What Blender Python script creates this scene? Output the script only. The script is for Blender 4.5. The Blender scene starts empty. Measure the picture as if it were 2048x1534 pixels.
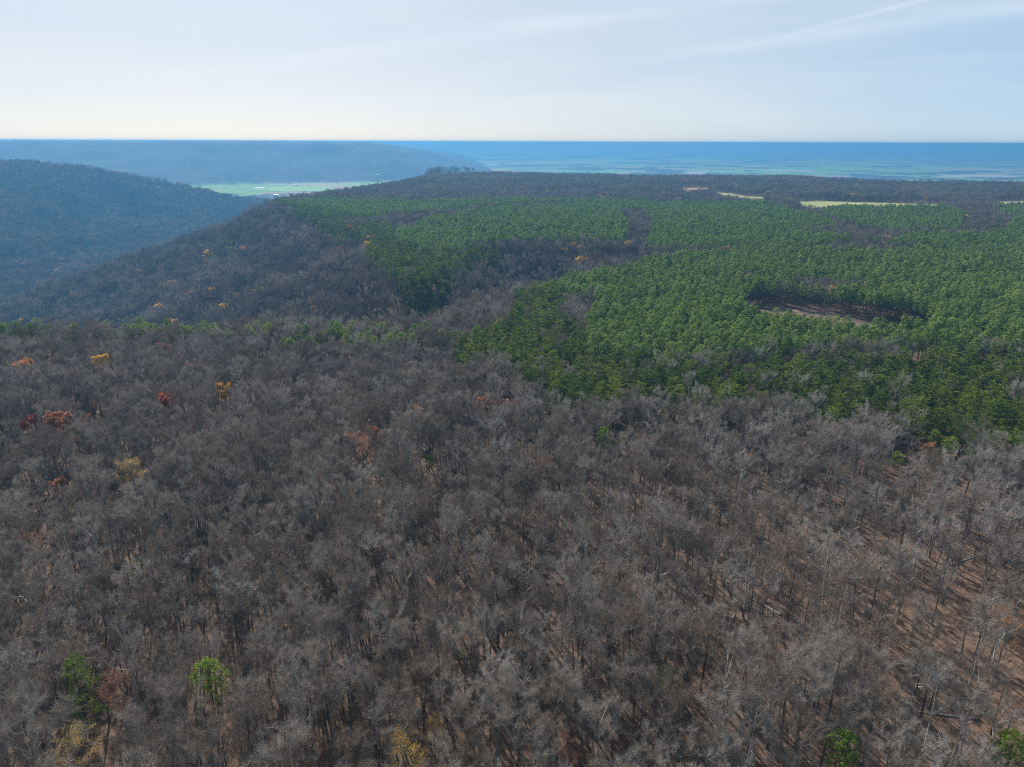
import bpy, math, random
import numpy as np
from mathutils import Vector, Matrix

random.seed(7)
rng = np.random.default_rng(11)
S = bpy.context.scene
COL = S.collection

# ------------------------------------------------------------------ camera
F_PX = 1409.0                      # focal length in pixels of a 2048 px wide frame
CAM_Z = 120.0
PITCH, ROLL = 18.94, -0.20
cam_d = bpy.data.cameras.new('camera')
cam = bpy.data.objects.new('camera', cam_d)
COL.objects.link(cam)
cam_d.sensor_width = 36
cam_d.lens = F_PX / 2048 * 36
cam_d.clip_start, cam_d.clip_end = 1.0, 80000
cam_m = Matrix.Rotation(math.radians(90 - PITCH), 4, 'X') @ Matrix.Rotation(math.radians(-ROLL), 4, 'Z')
cam.matrix_world = Matrix.Translation((0, 0, CAM_Z)) @ cam_m
S.camera = cam

# ------------------------------------------------------------------ sky, sun, exposure
SUN_EL, SUN_AZ = math.radians(35), math.radians(-23)     # azimuth measured from +Y towards +X
world = bpy.data.worlds.new('World')
S.world = world
world.use_nodes = True
wn, wl = world.node_tree.nodes, world.node_tree.links
wn.clear()
w_out = wn.new('ShaderNodeOutputWorld')
w_bg = wn.new('ShaderNodeBackground')
w_bg.inputs['Strength'].default_value = 0.05
sky = wn.new('ShaderNodeTexSky')
sky.sky_type = 'NISHITA'
sky.sun_disc = False
sky.sun_elevation = SUN_EL
sky.sun_rotation = SUN_AZ
sky.altitude = 700
sky.air_density = 0.6
sky.dust_density = 1.0
sky.ozone_density = 4.0
# thin streaky cirrus
tc = wn.new('ShaderNodeTexCoord')
mp = wn.new('ShaderNodeMapping')
mp.inputs['Rotation'].default_value = (0, math.radians(-14), math.radians(20))
mp.inputs['Scale'].default_value = (1.6, 1.2, 13.0)
cn = wn.new('ShaderNodeTexNoise')
cn.inputs['Scale'].default_value = 1.5
cn.inputs['Detail'].default_value = 7
cn.inputs['Roughness'].default_value = 0.55
cn.inputs['Distortion'].default_value = 0.5
cr = wn.new('ShaderNodeValToRGB')
cr.color_ramp.elements[0].position = 0.42
cr.color_ramp.elements[0].color = (0, 0, 0, 1)
cr.color_ramp.elements[1].position = 0.8
cr.color_ramp.elements[1].color = (0.30, 0.30, 0.30, 1)
mix = wn.new('ShaderNodeMix'); mix.data_type = 'RGBA'
mix.inputs['B'].default_value = (11.2, 11.2, 11.0, 1)
wl.new(tc.outputs['Generated'], mp.inputs['Vector'])
wl.new(mp.outputs['Vector'], cn.inputs['Vector'])
wl.new(cn.outputs['Fac'], cr.inputs['Fac'])
wl.new(cr.outputs['Color'], mix.inputs['Factor'])
# thin high veil: cream towards the sun, pale blue away from it
dot = wn.new('ShaderNodeVectorMath'); dot.operation = 'DOT_PRODUCT'
dot.inputs[1].default_value = (math.sin(SUN_AZ) * math.cos(SUN_EL), math.cos(SUN_AZ) * math.cos(SUN_EL), math.sin(SUN_EL))
wl.new(tc.outputs['Generated'], dot.inputs[0])
vr = wn.new('ShaderNodeMapRange')
vr.inputs['From Min'].default_value = 0.40; vr.inputs['From Max'].default_value = 0.86
wl.new(dot.outputs['Value'], vr.inputs['Value'])
vc = wn.new('ShaderNodeMix'); vc.data_type = 'RGBA'
vc.inputs['A'].default_value = (5.9, 9.3, 12.6, 1)
vl = wn.new('ShaderNodeMix'); vl.data_type = 'RGBA'
vl.inputs['A'].default_value = (10.8, 10.3, 9.3, 1); vl.inputs['B'].default_value = (9.1, 10.8, 11.8, 1)
vx = wn.new('ShaderNodeSeparateXYZ'); wl.new(tc.outputs['Generated'], vx.inputs[0])
vz = wn.new('ShaderNodeMapRange'); vz.inputs['From Min'].default_value = 0.0; vz.inputs['From Max'].default_value = 0.2; wl.new(vx.outputs['Z'], vz.inputs['Value'])
wl.new(vz.outputs['Result'], vl.inputs['Factor']); wl.new(vl.outputs['Result'], vc.inputs['B'])
wl.new(vr.outputs['Result'], vc.inputs['Factor'])
vm = wn.new('ShaderNodeMix'); vm.data_type = 'RGBA'
vm.inputs['Factor'].default_value = 0.62
wl.new(sky.outputs['Color'], vm.inputs['A']); wl.new(vc.outputs['Result'], vm.inputs['B'])
wl.new(vm.outputs['Result'], mix.inputs['A'])
# an old, spreading contrail high at the right
def frame_dir(u, v):
    return (cam_m.to_3x3() @ Vector(((u - 1024) / F_PX, -(v - 767) / F_PX, -1.0))).normalized()
def streak(src, p1, p2, width, amount):
    a, b = frame_dir(*p1), frame_dir(*p2)
    n = a.cross(b).normalized(); al = (b - a).normalized()
    def vd(vec):
        d = wn.new('ShaderNodeVectorMath'); d.operation = 'DOT_PRODUCT'; d.inputs[1].default_value = vec
        wl.new(tc.outputs['Generated'], d.inputs[0]); return d.outputs['Value']
    def m(op, x, y=None, z=None):
        q = wn.new('ShaderNodeMath'); q.operation = op
        for k_, s_ in enumerate((x, y, z)):
            if s_ is None: continue
            if hasattr(s_, 'is_linked'): wl.new(s_, q.inputs[k_])
            else: q.inputs[k_].default_value = s_
        return q.outputs[0]
    wav = m('MULTIPLY_ADD', cn.outputs['Fac'], width * 1.6, -width * .8)
    off = m('DIVIDE', m('ADD', vd(n), wav), width)
    body = m('POWER', 2.718, m('MULTIPLY', m('MULTIPLY', off, off), -1.0))
    t = vd(al); t0, t1 = a.dot(al), b.dot(al)
    mr = wn.new('ShaderNodeMapRange'); mr.interpolation_type = 'SMOOTHSTEP'
    mr.inputs['From Min'].default_value = t0 - .12; mr.inputs['From Max'].default_value = t0 + (t1 - t0) * .7; wl.new(t, mr.inputs['Value'])
    fac = m('MULTIPLY', m('MULTIPLY', body, mr.outputs['Result']), m('MULTIPLY', cn.outputs['Fac'], amount))
    x = wn.new('ShaderNodeMix'); x.data_type = 'RGBA'; x.inputs['B'].default_value = (14, 14.2, 14.4, 1)
    wl.new(fac, x.inputs['Factor']); wl.new(src, x.inputs['A']); return x.outputs['Result']
sky_c = streak(mix.outputs['Result'], (1560, 75), (1840, 2), .0025, .2)
sky_c = streak(sky_c, (1270, 118), (1500, 88), .007, .2)
sky_c = streak(sky_c, (350, 150), (900, 75), .010, .22)
wl.new(sky_c, w_bg.inputs['Color'])
wl.new(w_bg.outputs['Background'], w_out.inputs['Surface'])

sun_d = bpy.data.lights.new('sun', 'SUN')
sun_d.energy = 5.0
sun_d.angle = math.radians(0.53)
sun_d.color = (1.0, 0.94, 0.86)
sun = bpy.data.objects.new('sun', sun_d)
COL.objects.link(sun)
sdir = Vector((math.sin(SUN_AZ) * math.cos(SUN_EL), math.cos(SUN_AZ) * math.cos(SUN_EL), math.sin(SUN_EL)))
sun.rotation_mode = 'QUATERNION'
sun.rotation_quaternion = sdir.to_track_quat('Z', 'Y')
sun.location = (0, 0, 400)

S.view_settings.view_transform = 'Standard'
S.view_settings.look = 'None'
S.view_settings.exposure = 0.74
S.view_settings.gamma = 1.0
S.view_settings.use_curve_mapping = False
S.render.engine = 'CYCLES'
cy = S.cycles
cy.max_bounces = 4; cy.diffuse_bounces = 2; cy.glossy_bounces = 1
cy.transmission_bounces = 2; cy.volume_bounces = 0; cy.transparent_max_bounces = 4
cy.use_denoising = False
cy.filter_width = 1.1
cy.sample_clamp_indirect = 4

# ------------------------------------------------------------------ small maths
CR = np.array(cam_m.to_3x3())
def ray(u, v):
    d = CR @ np.array([(u - 1024) / F_PX, -(v - 767) / F_PX, -1.0])
    return d
def plan(u, v, z=16.0):
    """ground plan position of a spot seen at height z in the picture frame (u, v)"""
    d = ray(u, v)
    t = (z - CAM_Z) / d[2]
    return (d[0] * t, d[1] * t)
def at_y(u, v, y):
    d = ray(u, v); t = y / d[1]
    return (d[0] * t, y, CAM_Z + d[2] * t)
def plan_poly(pts, z=16.0):
    return np.array([plan(u, v, z) for u, v in pts])

def inside(P, poly):
    x, y = P[:, 0], P[:, 1]
    c = np.zeros(len(P), bool)
    n = len(poly)
    for i in range(n):
        x1, y1 = poly[i]; x2, y2 = poly[(i + 1) % n]
        if y1 == y2: continue
        c ^= ((y1 > y) != (y2 > y)) & (x < (x2 - x1) * (y - y1) / (y2 - y1) + x1)
    return c
def sdf(P, poly):
    """positive outside"""
    d = np.full(len(P), 1e12)
    n = len(poly)
    for i in range(n):
        a = poly[i]; b = poly[(i + 1) % n]
        ab = b - a
        t = np.clip(((P - a) @ ab) / (ab @ ab), 0, 1)
        q = a + t[:, None] * ab
        d = np.minimum(d, ((P - q) ** 2).sum(1))
    d = np.sqrt(d)
    return np.where(inside(P, poly), -d, d)
def hash2(ix, iy, seed):
    h = (ix.astype(np.int64) * 374761393 + iy.astype(np.int64) * 668265263 + seed * 974711) & 0x7fffffff
    h = ((h ^ (h >> 13)) * 1274126177) & 0x7fffffff
    return ((h ^ (h >> 16)) & 0xffff) / 65535.0
def vnoise(P, scale, seed=0):
    x, y = P[:, 0] / scale, P[:, 1] / scale
    ix, iy = np.floor(x), np.floor(y)
    fx, fy = x - ix, y - iy
    fx, fy = fx * fx * (3 - 2 * fx), fy * fy * (3 - 2 * fy)
    a = hash2(ix, iy, seed); b = hash2(ix + 1, iy, seed)
    c = hash2(ix, iy + 1, seed); d = hash2(ix + 1, iy + 1, seed)
    return (a * (1 - fx) + b * fx) * (1 - fy) + (c * (1 - fx) + d * fx) * fy
def fbm(P, scale, seed=0, octaves=4):
    s, amp, tot = 0, 1, 0
    for k in range(octaves):
        s = s + amp * vnoise(P, scale / 2 ** k, seed + k * 17); tot += amp; amp *= .5
    return s / tot - .5
def smooth(a, b, x):
    t = np.clip((x - a) / (b - a), 0, 1)
    return t * t * (3 - 2 * t)

# ------------------------------------------------------------------ terrain
FLOOR = -230.0
rim = [(0, 655), (250, 655), (500, 652), (700, 648), (830, 645), (890, 630), (950, 600), (1030, 578), (1120, 560), (1200, 540), (1270, 512),
       (1330, 500), (1270, 488), (1180, 486), (1080, 484), (980, 488), (900, 505), (870, 540), (820, 548), (770, 515), (745, 490), (755, 468),
       (700, 452), (620, 425), (560, 408), (548, 398), (590, 390), (700, 376), (800, 362), (850, 352)]
PLATEAU = plan_poly(rim, 16.0)
far = [(880, 343), (1000, 341), (1200, 343), (1400, 346), (1560, 352), (1700, 362), (1850, 367), (2048, 369), (2300, 373)]
PLATEAU = np.vstack([[[-900, 350]], PLATEAU, plan_poly(far, 14.0) + np.array([0, 120]), [[3500, 1700]], [[3500, -900]], [[-900, -900]]])
# the hill across the side valley, the two long tablelands behind
def P3(u, v, y): return np.array(at_y(u, v, y)[:2])
def ridge(pts, left):
    return np.array([left] + [at_y(u, v, y) for u, v, y in pts])
HILL = ridge([(-60, 323, 2850), (60, 325, 2900), (137, 333, 2950), (239, 353, 3000), (341, 372, 3050), (410, 382, 3100), (529, 408, 3200), (600, 430, 3200)], (-4500, 2900, 40))
MESA = ridge([(0, 284, 6800), (200, 283, 6800), (400, 282, 7000), (600, 283, 7400), (730, 284, 7700), (790, 295, 7900), (840, 308, 8100), (900, 323, 8300), (950, 335, 8600)], (-10400, 6800, 100))
MESA2 = ridge([(-200, 284, 12500), (30, 284, 12500), (60, 286, 12500), (110, 283, 12500), (350, 281.5, 12500), (540, 280.5, 12500), (610, 283, 12500), (660, 286, 13000)], (-18000, 11500, 100))
def ridge_z(P, rg, front, back):
    best = np.full(len(P), -1e9)
    for i in range(len(rg) - 1):
        a, b = rg[i], rg[i + 1]
        ab = b[:2] - a[:2]
        t = np.clip(((P - a[:2]) @ ab) / (ab @ ab), 0, 1)
        q = a[:2] + t[:, None] * ab
        dv = P - q
        gy = np.where(dv[:, 1] < 0, front, back)
        best = np.maximum(best, a[2] + t * (b[2] - a[2]) - np.sqrt((.34 * dv[:, 0]) ** 2 + (gy * dv[:, 1]) ** 2))
    return np.minimum(best, 119)
def height(P):
    d = sdf(P, PLATEAU)
    wob = fbm(P, 260, 3, 4)
    gul = np.abs(fbm(P, 170, 9, 3))
    dd = np.maximum(d, 0)
    zz = -(0.62 * np.minimum(dd, 75) + 0.36 * np.maximum(dd - 75, 0)) * smooth(-4, 25, dd) + dd.clip(0, 300) / 300 * (wob * 60 - gul * 80)
    z = np.maximum(zz, FLOOR)
    # plateau relief
    w = smooth(0, 160, -d)
    z = z + w * (fbm(P, 520, 5, 3) * 13) * smooth(150, 700, P[:, 1]) + w * fbm(P, 150, 6, 3) * 5
    kx, ky = plan(980, 341, 14)
    z = z + w * 16 * np.exp(-(((P[:, 0] - kx) / 330) ** 2 + ((P[:, 1] - ky) / 350) ** 2))
    # shallow run along the strip of hardwoods that carries the ravine on
    # hill across the valley
    def hill(rg, top, front, back, seed, wv, gully=.30):
        base = ridge_z(P, rg, front, back) + top
        e = np.clip((base.max() - base) / 60, 0, 1)
        r = fbm(P, wv, seed, 4); g = np.abs(fbm(P, wv * .5, seed + 5, 3))
        return base + e * (r * wv * .16 - g * wv * gully)
    h = hill(HILL, -18, .155, .2, 31, 600)
    m = hill(MESA, 4, .23, .03, 41, 900, .13)
    m2 = hill(MESA2, 0, .12, .03, 51, 1500)
    rest = np.maximum(np.maximum(h, m), np.maximum(m2, FLOOR + fbm(P, 900, 61, 3) * 10 * smooth(9000, 3000, P[:, 1]) + 0))
    k = 12.0
    zz = np.maximum(z, rest)
    return zz + k * np.exp(-np.abs(z - rest) / k) * .5 * (np.maximum(z, rest) < -20)
def h1(x, y): return float(height(np.array([[x, y]], float))[0])

# ------------------------------------------------------------------ material helpers
def new_mat(name):
    m = bpy.data.materials.new(name); m.use_nodes = True
    nt = m.node_tree; nt.nodes.clear()
    out = nt.nodes.new('ShaderNodeOutputMaterial')
    return m, nt, out
def N(nt, t, **kw):
    n = nt.nodes.new(t)
    for k, v in kw.items():
        if hasattr(n, k): setattr(n, k, v)
        else: n.inputs[k].default_value = v
    return n
def ramp(nt, stops):
    r = nt.nodes.new('ShaderNodeValToRGB')
    e = r.color_ramp.elements
    while len(e) < len(stops): e.new(0.5)
    for i, (p, c) in enumerate(stops):
        e[i].position = p; e[i].color = (*c, 1)
    return r
def leaf_mat(name, stops, transl=0.35, noise_scale=0.5):
    """colour varies from tree to tree and from clump to clump"""
    m, nt, out = new_mat(name)
    L = nt.links
    oi = N(nt, 'ShaderNodeObjectInfo'); geo = N(nt, 'ShaderNodeTexCoord')
    no = N(nt, 'ShaderNodeTexNoise', Scale=noise_scale, Detail=2.0)
    L.new(geo.outputs['Object'], no.inputs['Vector'])
    a = N(nt, 'ShaderNodeMath', operation='MULTIPLY_ADD'); a.inputs[1].default_value = 0.55
    L.new(oi.outputs['Random'], a.inputs[0])
    b = N(nt, 'ShaderNodeMath', operation='MULTIPLY'); b.inputs[1].default_value = 0.45
    L.new(no.outputs['Fac'], b.inputs[0]); L.new(b.outputs[0], a.inputs[2])
    r = ramp(nt, stops); L.new(a.outputs[0], r.inputs['Fac'])
    d = N(nt, 'ShaderNodeBsdfDiffuse'); t = N(nt, 'ShaderNodeBsdfTranslucent')
    L.new(r.outputs['Color'], d.inputs['Color']); L.new(r.outputs['Color'], t.inputs['Color'])
    mx = N(nt, 'ShaderNodeMixShader'); mx.inputs[0].default_value = transl
    L.new(d.outputs[0], mx.inputs[1]); L.new(t.outputs[0], mx.inputs[2]); L.new(mx.outputs[0], out.inputs['Surface'])
    return m
def bark_mat(name, stops, scale=3.0):
    m, nt, out = new_mat(name)
    L = nt.links
    tcn = N(nt, 'ShaderNodeTexCoord'); mpn = N(nt, 'ShaderNodeMapping'); mpn.inputs['Scale'].default_value = (1, 1, .25)
    no = N(nt, 'ShaderNodeTexNoise', Scale=scale, Detail=3.0)
    oi = N(nt, 'ShaderNodeObjectInfo')
    L.new(tcn.outputs['Object'], mpn.inputs['Vector']); L.new(mpn.outputs['Vector'], no.inputs['Vector'])
    a = N(nt, 'ShaderNodeMath', operation='MULTIPLY_ADD'); a.inputs[1].default_value = .5
    b = N(nt, 'ShaderNodeMath', operation='MULTIPLY'); b.inputs[1].default_value = .5
    L.new(oi.outputs['Random'], a.inputs[0]); L.new(no.outputs['Fac'], b.inputs[0]); L.new(b.outputs[0], a.inputs[2])
    r = ramp(nt, stops); L.new(a.outputs[0], r.inputs['Fac'])
    p = N(nt, 'ShaderNodeBsdfPrincipled'); p.inputs['Roughness'].default_value = .8
    p.inputs['Specular IOR Level'].default_value = .25
    L.new(r.outputs['Color'], p.inputs['Base Color']); L.new(p.outputs[0], out.inputs['Surface'])
    return m

M_BARK = bark_mat('grey bark', [(.15, (.06, .052, .045)), (.5, (.14, .12, .105)), (.85, (.34, .31, .28))])
M_PALE = bark_mat('pale bark', [(.15, (.25, .23, .2)), (.85, (.5, .48, .44))])
M_PINEBARK = bark_mat('pine bark', [(.2, (.05, .035, .028)), (.8, (.14, .095, .07))])
M_TWIG = leaf_mat('twigs', [(.2, (.14, .112, .092)), (.45, (.225, .186, .157)), (.7, (.32, .275, .24)), (.9, (.28, .22, .17))], .12)
M_TWIG2 = leaf_mat('brown twigs', [(.15, (.14, .105, .085)), (.5, (.20, .155, .125)), (.85, (.25, .185, .14))], .12)
M_TWIG3 = leaf_mat('self-shaded far twigs', [(.15, (.11, .088, .08)), (.5, (.17, .14, .13)), (.85, (.25, .21, .19))], .1)  # darker copy of the twigs, carrying the self-shadow of backlit far crowns
M_TWIG4 = leaf_mat('light grey twigs', [(.15, (.21, .175, .15)), (.5, (.31, .27, .24)), (.85, (.41, .37, .335))], .12)
M_RED = leaf_mat('red buds', [(.2, (.44, .13, .08)), (.8, (.52, .2, .11))], .35)
M_ORANGE = leaf_mat('orange buds', [(.2, (.44, .20, .095)), (.8, (.54, .28, .13))], .35)
M_YELLOW = leaf_mat('yellow catkins', [(.2, (.66, .40, .06)), (.8, (.76, .50, .09))], .35)
M_PALEGREEN = leaf_mat('fresh pale green leaves', [(.2, (.20, .24, .05)), (.8, (.30, .33, .08))], .4)
M_NEEDLE = leaf_mat('plantation needles', [(.15, (.12, .18, .045)), (.45, (.175, .255, .068)), (.75, (.24, .315, .08)), (.95, (.33, .35, .09))], .4)
M_NEEDLE2 = leaf_mat('wild pine needles', [(.15, (.075, .115, .022)), (.5, (.125, .17, .032)), (.85, (.20, .245, .045))], .4)
M_NEEDLE3 = leaf_mat('bright pine needles', [(.15, (.14, .22, .03)), (.85, (.24, .32, .05))], .45)

# ------------------------------------------------------------------ ground material
def ground_material():
    m, nt, out = new_mat('leaf litter and distant woods')
    L = nt.links
    geo = N(nt, 'ShaderNodeNewGeometry')
    att = N(nt, 'ShaderNodeAttribute', attribute_name='zone')      # r: canopy seen from far, g: open farmland, b: needle litter
    sep = N(nt, 'ShaderNodeSeparateColor'); L.new(att.outputs['Color'], sep.inputs[0])
    def noise(sc, det=4.0, rough=.55):
        n = N(nt, 'ShaderNodeTexNoise', Scale=sc, Detail=det, Roughness=rough)
        L.new(geo.outputs['Position'], n.inputs['Vector']); return n
    def mixc(f, a, b):
        x = nt.nodes.new('ShaderNodeMix'); x.data_type = 'RGBA'
        for s, k in ((f, 'Factor'), (a, 'A'), (b, 'B')):
            if hasattr(s, 'is_linked'): L.new(s, x.inputs[k])
            elif isinstance(s, tuple): x.inputs[k].default_value = (*s, 1)
            else: x.inputs[k].default_value = s
        return x.outputs['Result']
    n1 = noise(.05, 6, .7); n2 = noise(1.3, 5, .7)
    lit1 = ramp(nt, [(.3, (.09, .052, .038)), (.5, (.15, .088, .06)), (.7, (.23, .14, .095))]); L.new(n2.outputs['Fac'], lit1.inputs['Fac'])
    lit2 = ramp(nt, [(.3, (.09, .06, .045)), (.7, (.19, .135, .10))]); L.new(n2.outputs['Fac'], lit2.inputs['Fac'])
    lit = mixc(n1.outputs['Fac'], lit1.outputs['Color'], lit2.outputs['Color'])
    # needle litter
    n7 = noise(.35, 4, .7); dk = ramp(nt, [(.42, (1, 1, 1)), (.62, (.5, .5, .48))]); L.new(n7.outputs['Fac'], dk.inputs['Fac'])
    mu = nt.nodes.new('ShaderNodeMix'); mu.data_type = 'RGBA'; mu.blend_type = 'MULTIPLY'; mu.inputs['Factor'].default_value = 1; L.new(lit, mu.inputs['A']); L.new(dk.outputs['Color'], mu.inputs['B']); lit = mu.outputs['Result']
    lit = mixc(sep.outputs['Blue'], lit, (.085, .05, .035))
    # distant wooded slopes, crown self-shadow darkened into the colour
    n3 = noise(.035, 5, .65); n4 = noise(.0025, 3, .5)
    can = ramp(nt, [(.32, (.022, .022, .02)), (.5, (.045, .041, .037)), (.68, (.085, .073, .064))]); L.new(n3.outputs['Fac'], can.inputs['Fac'])
    can2 = ramp(nt, [(.45, (0, 0, 0)), (.62, (1, 1, 1))]); L.new(n4.outputs['Fac'], can2.inputs['Fac'])
    canc = mixc(can2.outputs['Color'], can.outputs['Color'], (.028, .040, .02))
    # farmland: fields in cells, woods between, also darkened for crown self-shadow
    mpn = N(nt, 'ShaderNodeMapping'); mpn.inputs['Rotation'].default_value = (0, 0, .3); L.new(geo.outputs['Position'], mpn.inputs['Vector'])
    vo = N(nt, 'ShaderNodeTexVoronoi', Scale=.0016); vo.distance = 'CHEBYCHEV'; L.new(mpn.outputs['Vector'], vo.inputs['Vector'])
    vs = N(nt, 'ShaderNodeSeparateColor'); L.new(vo.outputs['Color'], vs.inputs[0])
    fc = ramp(nt, [(.0, (.20, .34, .06)), (.3, (.27, .42, .09)), (.5, (.40, .38, .17)), (.62, (.42, .28, .18)), (.75, (.22, .38, .07)), (.9, (.5, .45, .32))])
    fc.color_ramp.interpolation = 'CONSTANT'; L.new(vs.outputs[0], fc.inputs['Fac'])
    n5 = noise(.00075, 5, .62)
    fa = N(nt, 'ShaderNodeMath', operation='MULTIPLY_ADD'); fa.inputs[1].default_value = .28
    L.new(vs.outputs[1], fa.inputs[0]); L.new(n5.outputs['Fac'], fa.inputs[2])
    fm = ramp(nt, [(.59, (0, 0, 0)), (.60, (1, 1, 1))]); L.new(fa.outputs[0], fm.inputs['Fac'])
    n6 = noise(.004, 4, .6); wood = ramp(nt, [(.35, (.03, .034, .026)), (.55, (.055, .06, .042)), (.7, (.13, .15, .08))]); L.new(n6.outputs['Fac'], wood.inputs['Fac'])
    farm = mixc(fm.outputs['Color'], wood.outputs['Color'], fc.outputs['Color'])
    c = mixc(sep.outputs['Red'], lit, canc)
    c = mixc(sep.outputs['Green'], c, farm)
    p = N(nt, 'ShaderNodeBsdfPrincipled'); p.inputs['Roughness'].default_value = .9; p.inputs['Specular IOR Level'].default_value = .1
    L.new(c, p.inputs['Base Color'])
    bp = N(nt, 'ShaderNodeBump', Strength=.5, Distance=.25); L.new(n2.outputs['Fac'], bp.inputs['Height'])
    bp2 = N(nt, 'ShaderNodeBump', Distance=14.0)
    ad = N(nt, 'ShaderNodeMath', operation='MAXIMUM'); L.new(sep.outputs['Red'], ad.inputs[0]); L.new(sep.outputs['Green'], ad.inputs[1])
    L.new(ad.outputs[0], bp2.inputs['Strength'])
    L.new(n3.outputs['Fac'], bp2.inputs['Height']); L.new(bp.outputs[0], bp2.inputs['Normal'])
    L.new(bp2.outputs[0], p.inputs['Normal'])
    L.new(p.outputs[0], out.inputs['Surface'])
    return m
M_GROUND = ground_material()
TREE_R = 2500.0        # single trees reach this far on the home plateau
TREE_RH = 4300.0       # and this far on the hill across the valley

# ------------------------------------------------------------------ vegetation zones, drawn on the plan
Zp = plan_poly
PINE_NEAR = Zp([(1190, 705), (1165, 640), (1168, 600), (1110, 572), (1120, 556), (1200, 540), (1260, 530), (1360, 508), (1560, 503), (1720, 505), (1850, 500), (2048, 490), (2400, 470), (2400, 690), (2048, 690),
                (1900, 688), (1760, 690), (1560, 695), (1480, 705), (1330, 715)])
PINE_MID = Zp([(800, 478), (790, 462), (880, 438), (1010, 418), (1250, 402), (1520, 403), (1640, 437), (1690, 462), (1700, 480), (1660, 497), (1480, 500), (1300, 493), (1250, 482), (1130, 480),
               (1000, 482), (900, 500), (850, 500)])
PINE_FAR = Zp([(560, 403), (650, 396), (830, 400), (1000, 396), (1300, 398), (1150, 404), (980, 410), (860, 425), (760, 440), (680, 425)])
PINE_RIGHT = Zp([(1700, 408), (1870, 408), (1930, 430), (1925, 455), (1850, 462), (1760, 462), (1680, 440), (1640, 420)])
PINE_RIGHT2 = Zp([(1990, 410), (2400, 405), (2400, 480), (2060, 490), (1960, 488), (1800, 492), (1720, 480), (1800, 470), (1950, 470), (2020, 450)])
SPREAD = Zp([(885, 682), (950, 655), (1030, 622), (1040, 590), (1080, 560), (1150, 552), (1160, 600), (1190, 705), (1330, 720), (1480, 710), (1560, 700), (1760, 695), (1900, 690), (2048, 695), (2300, 690), (2300, 960), (2048, 880), (1900, 850),
             (1820, 820), (1690, 815), (1560, 795), (1440, 810), (1330, 795), (1240, 810), (1130, 790), (1060, 745), (980, 720), (900, 715)])
RIMPINE = Zp([(545, 400), (620, 400), (760, 440), (800, 455), (810, 480), (900, 500), (1000, 488), (1020, 498), (910, 520), (880, 570), (820, 570), (740, 520), (730, 490), (745, 470), (680, 462), (600, 425)])
HARD_STRIP = [Zp(p) for p in ([(1230, 425), (1290, 420), (1310, 450), (1290, 490), (1240, 480), (1265, 455)], [(1130, 605), (1200, 590), (1180, 640), (1120, 630)],
              [(700, 452), (760, 440), (900, 433), (900, 424), (780, 430), (690, 442)],
              [(1560, 470), (1700, 448), (1840, 470), (1780, 488), (1700, 476)], [(1540, 570), (1640, 560), (1800, 575), (1650, 582)], [(1340, 555), (1560, 548), (1450, 563)], [(1930, 440), (2010, 430), (2030, 455), (1950, 475)])]
CLEARING = Zp([(1478, 622), (1500, 612), (1560, 614), (1640, 624), (1720, 638), (1800, 650), (1855, 664), (1850, 700), (1740, 702), (1640, 694), (1540, 680), (1485, 662)], 0.0)
def planh(u, v, dz):
    x, y = plan(u, v, dz)
    for _ in range(14):
        x2, y2 = plan(u, v, dz + h1(x, y))
        x, y = (x + x2) / 2, (y + y2) / 2
    return (x, y)
def opening(top, bottom):
    """ground that shows between the trees behind it and the tops of the trees in front"""
    return np.array([planh(u, v, 0) for u, v in top] + [planh(u, v, 17) for u, v in bottom])
MEADOW = opening([(1590, 403.5), (1640, 402), (1720, 405), (1800, 407), (1885, 410)], [(1880, 413.5), (1780, 413.5), (1640, 413.5), (1600, 409)])
BARE_SOIL = opening([(1362, 376), (1400, 375.5), (1420, 377)], [(1418, 378.5), (1390, 378), (1362, 378)])
SMALL_MEADOW = opening([(1430, 385), (1462, 387), (1490, 392.5), (1530, 395)], [(1530, 397.5), (1500, 396), (1460, 390), (1432, 387)])
END_MEADOW = opening([(1985, 404), (2060, 402)], [(2060, 407), (1995, 408)])
OPEN = [CLEARING, MEADOW, BARE_SOIL, SMALL_MEADOW, END_MEADOW]

# ------------------------------------------------------------------ terrain mesh
rad = np.concatenate([np.linspace(0, 90, 8)[1:], np.geomspace(95, 30000, 430)])
fine = np.radians(np.linspace(-50, 50, 420))
coarse = np.radians(np.linspace(50, 310, 60))[1:-1]
ang = np.concatenate([fine, coarse])
na, nr = len(ang), len(rad)
R_, A_ = np.meshgrid(rad, ang, indexing='ij')
GP = np.stack([R_.ravel() * np.sin(A_.ravel()), R_.ravel() * np.cos(A_.ravel())], 1)
GZ = height(GP)
verts = np.vstack([[[0, 0, h1(0, 0)]], np.column_stack([GP, GZ])])
i, j = np.meshgrid(np.arange(nr - 1), np.arange(na), indexing='ij')
i, j = i.ravel(), j.ravel(); j2 = (j + 1) % na
quads = np.column_stack([1 + i * na + j, 1 + (i + 1) * na + j, 1 + (i + 1) * na + j2, 1 + i * na + j2])[:, ::-1]
tris = np.column_stack([np.zeros(na, int), 1 + np.arange(na), 1 + (np.arange(na) + 1) % na])[:, ::-1]
gm = bpy.data.meshes.new('ground')
gm.from_pydata(verts.tolist(), [], [tuple(q) for q in quads.tolist()] + [tuple(t) for t in tris.tolist()])
gm.shade_smooth()
ground = bpy.data.objects.new('ground', gm); COL.objects.link(ground)
ground['kind'] = 'structure'
ground['label'] = 'rolling ground of leaf litter under the woods, falling away into wooded valleys and a farmed plain'
gm.materials.append(M_GROUND)
dpl = sdf(verts[:, :2], PLATEAU)
rr = np.hypot(verts[:, 0], verts[:, 1])
onhill = (verts[:, 0] < -300) & (rr > 1500)
canopy = np.where(onhill, smooth(TREE_RH - 300, TREE_RH + 200, rr), smooth(TREE_R - 150, TREE_R + 150, rr))
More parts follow.
